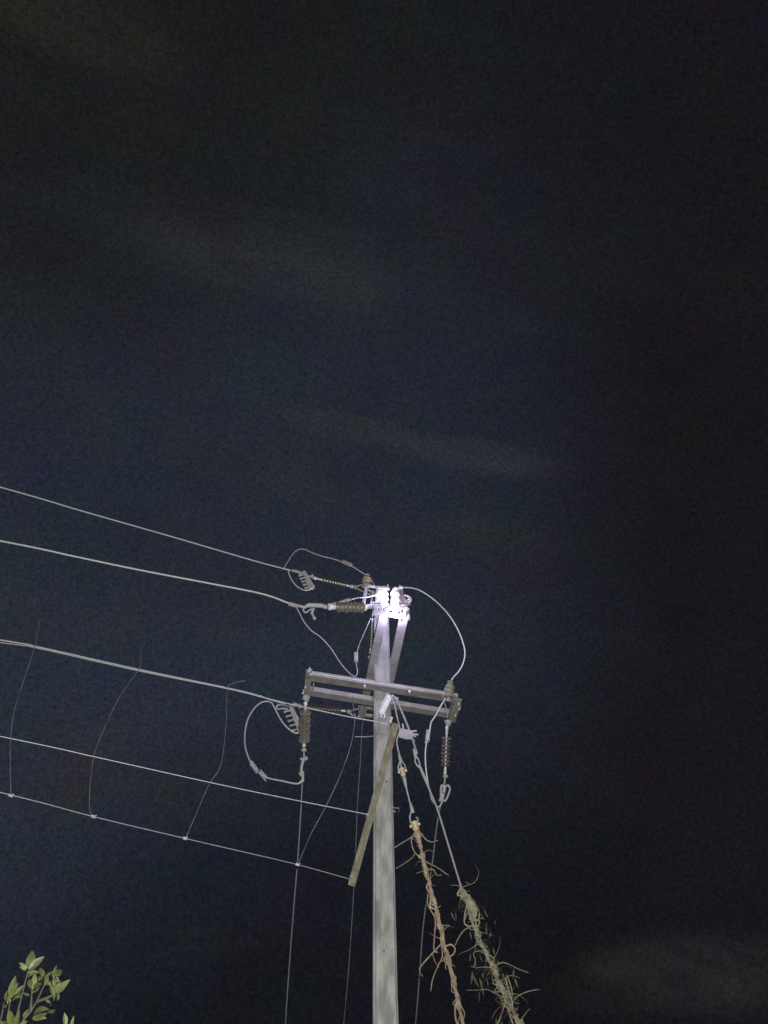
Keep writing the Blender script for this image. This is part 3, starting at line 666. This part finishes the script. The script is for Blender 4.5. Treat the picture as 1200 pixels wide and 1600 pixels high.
tend(T, [
    ([(648, 1301), (643, 1308), (630, 1316), (617, 1324)], .010, .006, -.4),
    ([(647, 1303), (643, 1312), (644, 1322), (649, 1333), (659, 1341)], .007, .006, -.05),
    ([(649, 1333), (643, 1341), (632, 1349), (619, 1357)], .007, .004, -.4),
    ([(658, 1302), (663, 1309), (669, 1314), (677, 1315.5), (684, 1313)], .008, .005, -.25),
    ([(664, 1345), (672, 1350), (684, 1356), (701, 1368)], .008, .004, -.3),
    ([(666, 1359), (677, 1359), (680, 1364), (684, 1368), (689, 1367)], .009, .006, -.25),
    ([(664, 1360), (658, 1362), (650, 1365)], .005, .002, -.1),
    ([(671, 1377), (667, 1385), (669, 1392), (675, 1398)], .012, .010, -.05),
    ([(677, 1402), (672, 1409), (673, 1417), (680, 1421), (686, 1424)], .009, .009, -.05),
    ([(670, 1417), (678, 1420), (686, 1417), (688, 1415)], .008, .005, -.1),
    ([(669, 1396), (668, 1412), (673, 1422), (680, 1436), (679, 1460), (678, 1484), (684, 1488)], .006, .007, -.05),
    ([(688, 1447), (695, 1446), (701, 1446)], .009, .007, -.15),
    ([(697, 1478), (705, 1476), (711, 1482), (709, 1490), (704, 1494)], .010, .008, -.1),
    ([(690, 1474), (680, 1485), (665, 1501), (656, 1513), (657, 1521), (660, 1525)], .009, .005, -.3),
    ([(688, 1465), (690, 1480), (691, 1495), (684, 1510), (676, 1530), (673, 1549)], .007, .005, -.2),
    ([(698, 1500), (696, 1508), (697, 1515)], .009, .004, -.1),
    ([(676, 1492), (680, 1503), (686, 1511)], .004, .003, -.1),
    ([(714, 1560), (711, 1575), (712, 1592), (717, 1606)], .011, .010, -.03),
    ([(709, 1523), (706, 1532), (709, 1542), (714, 1550)], .012, .012, -.03),
], 1.5, M['vine'])

wisps(T, path1, M['vine'], 26, 5)
path2 = G([(720, 1386), (726, 1396), (733, 1408), (738, 1422), (741, 1435), (746, 1452), (752, 1470), (759, 1488), (767, 1504), (773, 1518), (778, 1532), (786, 1550), (795, 1568), (803, 1584), (813, 1604), (838, 1660)], K2)
T = Thing('climbing_vine', 'leafy grey green tangled vine on the right guy wire at lower right', 'vine', Vector((path2[-1].x, path2[-1].y, 0)), VG)
st = MB()
for (tn, r, am_, ph) in ((6, .014, .010, .5), (9, .011, .022, 2.6), (8, .010, .034, 4.4), (12, .007, .045, 1.4), (15, .005, .05, 3.4)):
    o_, rr = tw(path2, tn, r, am_, ph); st.tube(o_, rr, 7)
st.tube(G([(727, 1402), (734, 1410), (739, 1420), (742, 1432)], K2), [.018, .052, .058, .030], 9); st.tube(G([(766, 1502), (772, 1512), (777, 1526)], K2), [.022, .045, .028], 9)
low = path2[-1]; st.tube(smooth([low, low + Vector((.4, .5, -1)), Vector((low.x+.9, low.y+1.2, -.1))]), .03, 8)
T.part('stem', st, M['vine2'])
tend(T, [
    ([(720, 1385), (714, 1383.5), (704, 1383)], .006, .002, -.1),
    ([(722, 1388), (720, 1397), (724, 1406), (730, 1402), (728, 1394)], .007, .006, -.05),
    ([(731, 1408), (728, 1420), (726, 1432), (726, 1443), (733, 1447), (744, 1447)], .008, .007, -.1),
    ([(736, 1420), (730, 1428), (727, 1436)], .007, .005, -.1),
    ([(737, 1447), (726, 1453), (718, 1463), (711, 1477)], .009, .005, -.3),
    ([(740, 1410), (746, 1420), (749, 1428), (747, 1440)], .008, .006, -.05),
    ([(748, 1464), (744, 1474), (742, 1486)], .005, .003, -.1),
    ([(756, 1486), (747, 1486), (740, 1490), (743, 1502), (740, 1510)], .006, .003, -.2),
    ([(768, 1512), (755, 1511), (745, 1512), (736, 1510)], .006, .003, -.2),
    ([(774, 1508), (785, 1504), (796, 1507), (810, 1514), (826, 1520)], .008, .004, -.3),
    ([(780, 1534), (792, 1527), (800, 1524), (812, 1528)], .006, .002, -.2),
    ([(782, 1557), (770, 1550), (760, 1546), (746, 1547), (728, 1547)], .008, .002, -.3),
    ([(800, 1568), (805, 1560), (815, 1553), (830, 1548), (842, 1546)], .007, .004, -.3),
    ([(783, 1536), (790, 1548), (797, 1560)], .010, .008, -.05), ([(790, 1528), (794, 1545), (799, 1560), (802, 1580), (808, 1602)], .009, .010, -.08),
    ([(792, 1524), (798, 1540), (801, 1556)], .006, .006, -.05),
    ([(790, 1566), (785, 1580), (781, 1592), (776, 1604)], .008, .006, -.1), ([(800, 1573), (808, 1590), (818, 1603)], .012, .010, 0),
    ([(800, 1566), (806, 1567), (811, 1568)], .006, .004, -.05), ([(792, 1572), (797, 1588), (804, 1606)], .010, .010, -.05),
    ([(812, 1598), (820, 1585), (828, 1576)], .005, .003, -.1),
], K2, M['vine2'])
wisps(T, path2, M['vine2'], 40, 9, .1, .42)
lf = MB()
for px, py, L in ((705, 1425, .10), (711, 1425, .09), (733, 1455, .09), (741, 1457, .07), (763, 1480, .09), (770, 1480, .08), (735, 1490, .08), (750, 1492, .07), (742, 1500, .09), (738, 1518, .12), (740, 1524, .12),
                  (749, 1528, .14), (752, 1538, .11), (755, 1519, .07), (761, 1530, .07), (748, 1550, .09), (785, 1520, .09), (803, 1514, .09), (804, 1528, .1), (778, 1500, .07), (716, 1412, .06), (746, 1415, .08), (756, 1420, .10), (809, 1570, .06), (775, 1590, .10), (784, 1596, .10), (790, 1540, .07),
                  (722, 1410, .06), (760, 1447, .08), (767, 1455, .08)):
    a = at(px, py, Yg(py, K2) - .12); near = min(path2, key=lambda p: (p - a).length + abs(p.z - a.z - .05)*1.5)
    md = near.lerp(a, .55) + Vector((0, -.02, .035)); T.part('tendril', MB().tube(smooth([near, md, a], 4), [.0020, .0010], 5), M['dryleaf'])
    dv = Vector((random.uniform(-.25, .35), random.uniform(-.3, .1), -1))
    lf.leaf(a, dv, (random.uniform(-.9, .9), -1, .2), L, L*.2, .3, .25)
for i in range(45):
    t = random.random()*(len(path2)-2); k_ = int(t); p = path2[k_].lerp(path2[k_+1], t-k_) + Vector((random.gauss(0, .09), random.gauss(0, .09), random.gauss(0, .05)))
    L = random.uniform(.04, .085); lf.leaf(p, (random.uniform(-1, 1), random.uniform(-1, .4), random.uniform(-1.3, .3)), (random.uniform(-1, 1), -1, random.uniform(-1, 1)), L*.8, L*.17, .3, .3)
T.part('leaves', lf, M['dryleaf'])

# ------------------------------------------------------------------ small tree, tip of its crown at lower left
YT = 4.6
base = Vector((-1.95, 4.75, 0)); T = Thing('young_tree', 'young tree with pale green leaves reaching into the lower left corner', 'tree', base)
hub = at(25, 1690, YT+.05)
T.part('trunk', MB().tube(smooth([base + Vector((0, 0, -.1)), base + Vector((.03, 0, .9)), base + Vector((-.03, -.03, 1.5)), hub]), [.045, .04, .03, .02], 10), M['twig'])
shoots = [([hub, at(18, 1640, YT), at(26, 1590, YT), at(33, 1560, YT), at(44, 1516, YT)], [(46, 1516, 4, -28, 30), (45, 1515, 22, -19, 16), (43, 1513, -12, -8, 14)]),
          ([hub, at(30, 1625, YT), at(36, 1596, YT), at(48, 1580, YT), at(58, 1563, YT), at(72, 1533, YT)],
           [(70, 1533, 13, -20, 24), (84, 1529, 3, -20, 17), (86, 1526, 10, -11, 16), (66, 1528, -2, -17, 14)]),
          ([at(48, 1580, YT), at(49, 1562, YT), at(50, 1545, YT)], [(51, 1547, 4, -25, 22), (53, 1545, 12, -12, 18), (48, 1544, -2, -16, 13)]),
          ([at(58, 1565, YT), at(76, 1558, YT), at(88, 1551, YT)], [(88, 1551, 16, -17, 20), (88, 1552, 2, -24, 14), (83, 1556, -3, -18, 13), (80, 1572, 3, -16, 14)]),
          ([hub, at(10, 1640, YT+.1), at(12, 1590, YT+.1), at(16, 1562, YT+.1)], [(14, 1561, 12, -22, 26), (17, 1560, 6, -33, 22), (23, 1555, 14, -15, 18)]),
          ([hub, at(0, 1620, YT+.15), at(5, 1575, YT+.15), at(8, 1562, YT+.1)], [(7, 1563, 3, -14, 12)]),
          ([at(36, 1596, YT), at(40, 1590, YT)], [(36, 1590, 8, -12, 12), (52, 1585, 18, -10, 15)]),
          ([hub, at(60, 1640, YT), at(90, 1612, YT), at(102, 1604, YT)], [(102, 1604, -1, -20, 19), (112, 1606, 2, -16, 14), (100, 1608, -10, -6, 12), (108, 1610, 10, -4, 12)]),
          ([hub, at(20, 1625, YT), at(22, 1606, YT)], [(20, 1606, -6, -26, 24), (24, 1606, 4, -22, 20), (28, 1604, 14, -8, 22), (14, 1604, -12, -6, 18), (6, 1606, -8, -10, 16), (34, 1612, 16, -2, 16)])]
kpx = at(1, 1560, YT) - at(0, 1560, YT); px_m = kpx.length
for br, lvs in shoots:
    sp_ = smooth(br, 5); bo = T.part('branch', MB().tube(sp_, [.008 - .005*i/(len(sp_)-1) for i in range(len(sp_))], 6), M['twig'])
    for (x, y, dx, dy, L) in lvs:
        a = at(x, y, YT + random.uniform(-.05, .05)); b = at(x+dx, y+dy, YT + random.uniform(-.06, .04))
        l_ = MB().leaf(a, b - a, (random.uniform(-.8, .8), -1, random.uniform(-.3, .7)), (b-a).length*1.12, (b-a).length*random.uniform(.36, .48), random.uniform(.2, .5), random.uniform(.0, .3))
        l_.make('leaf', M['leaf'], bo, T.b)
        for e in range(2):
            c = a + Vector((random.uniform(-.012, .012), random.uniform(0, .03), random.uniform(-.035, .0))); dv = (b - a).normalized() + Vector((random.uniform(-.9, .9), random.uniform(-.5, .5), random.uniform(-.6, .3)))
            ll = (b-a).length*random.uniform(.35, .8); MB().leaf(c, dv, (random.uniform(-1, 1), -1, random.uniform(-.5, .8)), ll, ll*.36, .4, .25).make('leaf', M['leaf2'] if e else M['leaf'], bo, T.b)
lf = MB(); br_ = MB()
for i in range(26):
    a = base + Vector((0, 0, random.uniform(.9, 1.75))); an_ = random.uniform(0, 2*math.pi); ln = random.uniform(.2, .5)
    b = a + Vector((math.cos(an_)*ln, math.sin(an_)*ln, random.uniform(.05, .3))); b.z = min(b.z, hub.z - .02)
    br_.tube([a, a.lerp(b, .5) + Vector((0, 0, .03)), b], [.009, .007, .004], 6)
    for j in range(12):
        p = a.lerp(b, random.uniform(.3, 1)); L = random.uniform(.05, .09)
        lf.leaf(p, (random.uniform(-1, 1), random.uniform(-1, 1), random.uniform(-.2, 1)), (random.uniform(-1, 1), random.uniform(-1, 1), 1), L, L*.42)
T.part('crown', lf, M['leaf']); T.part('limbs', br_, M['twig'])
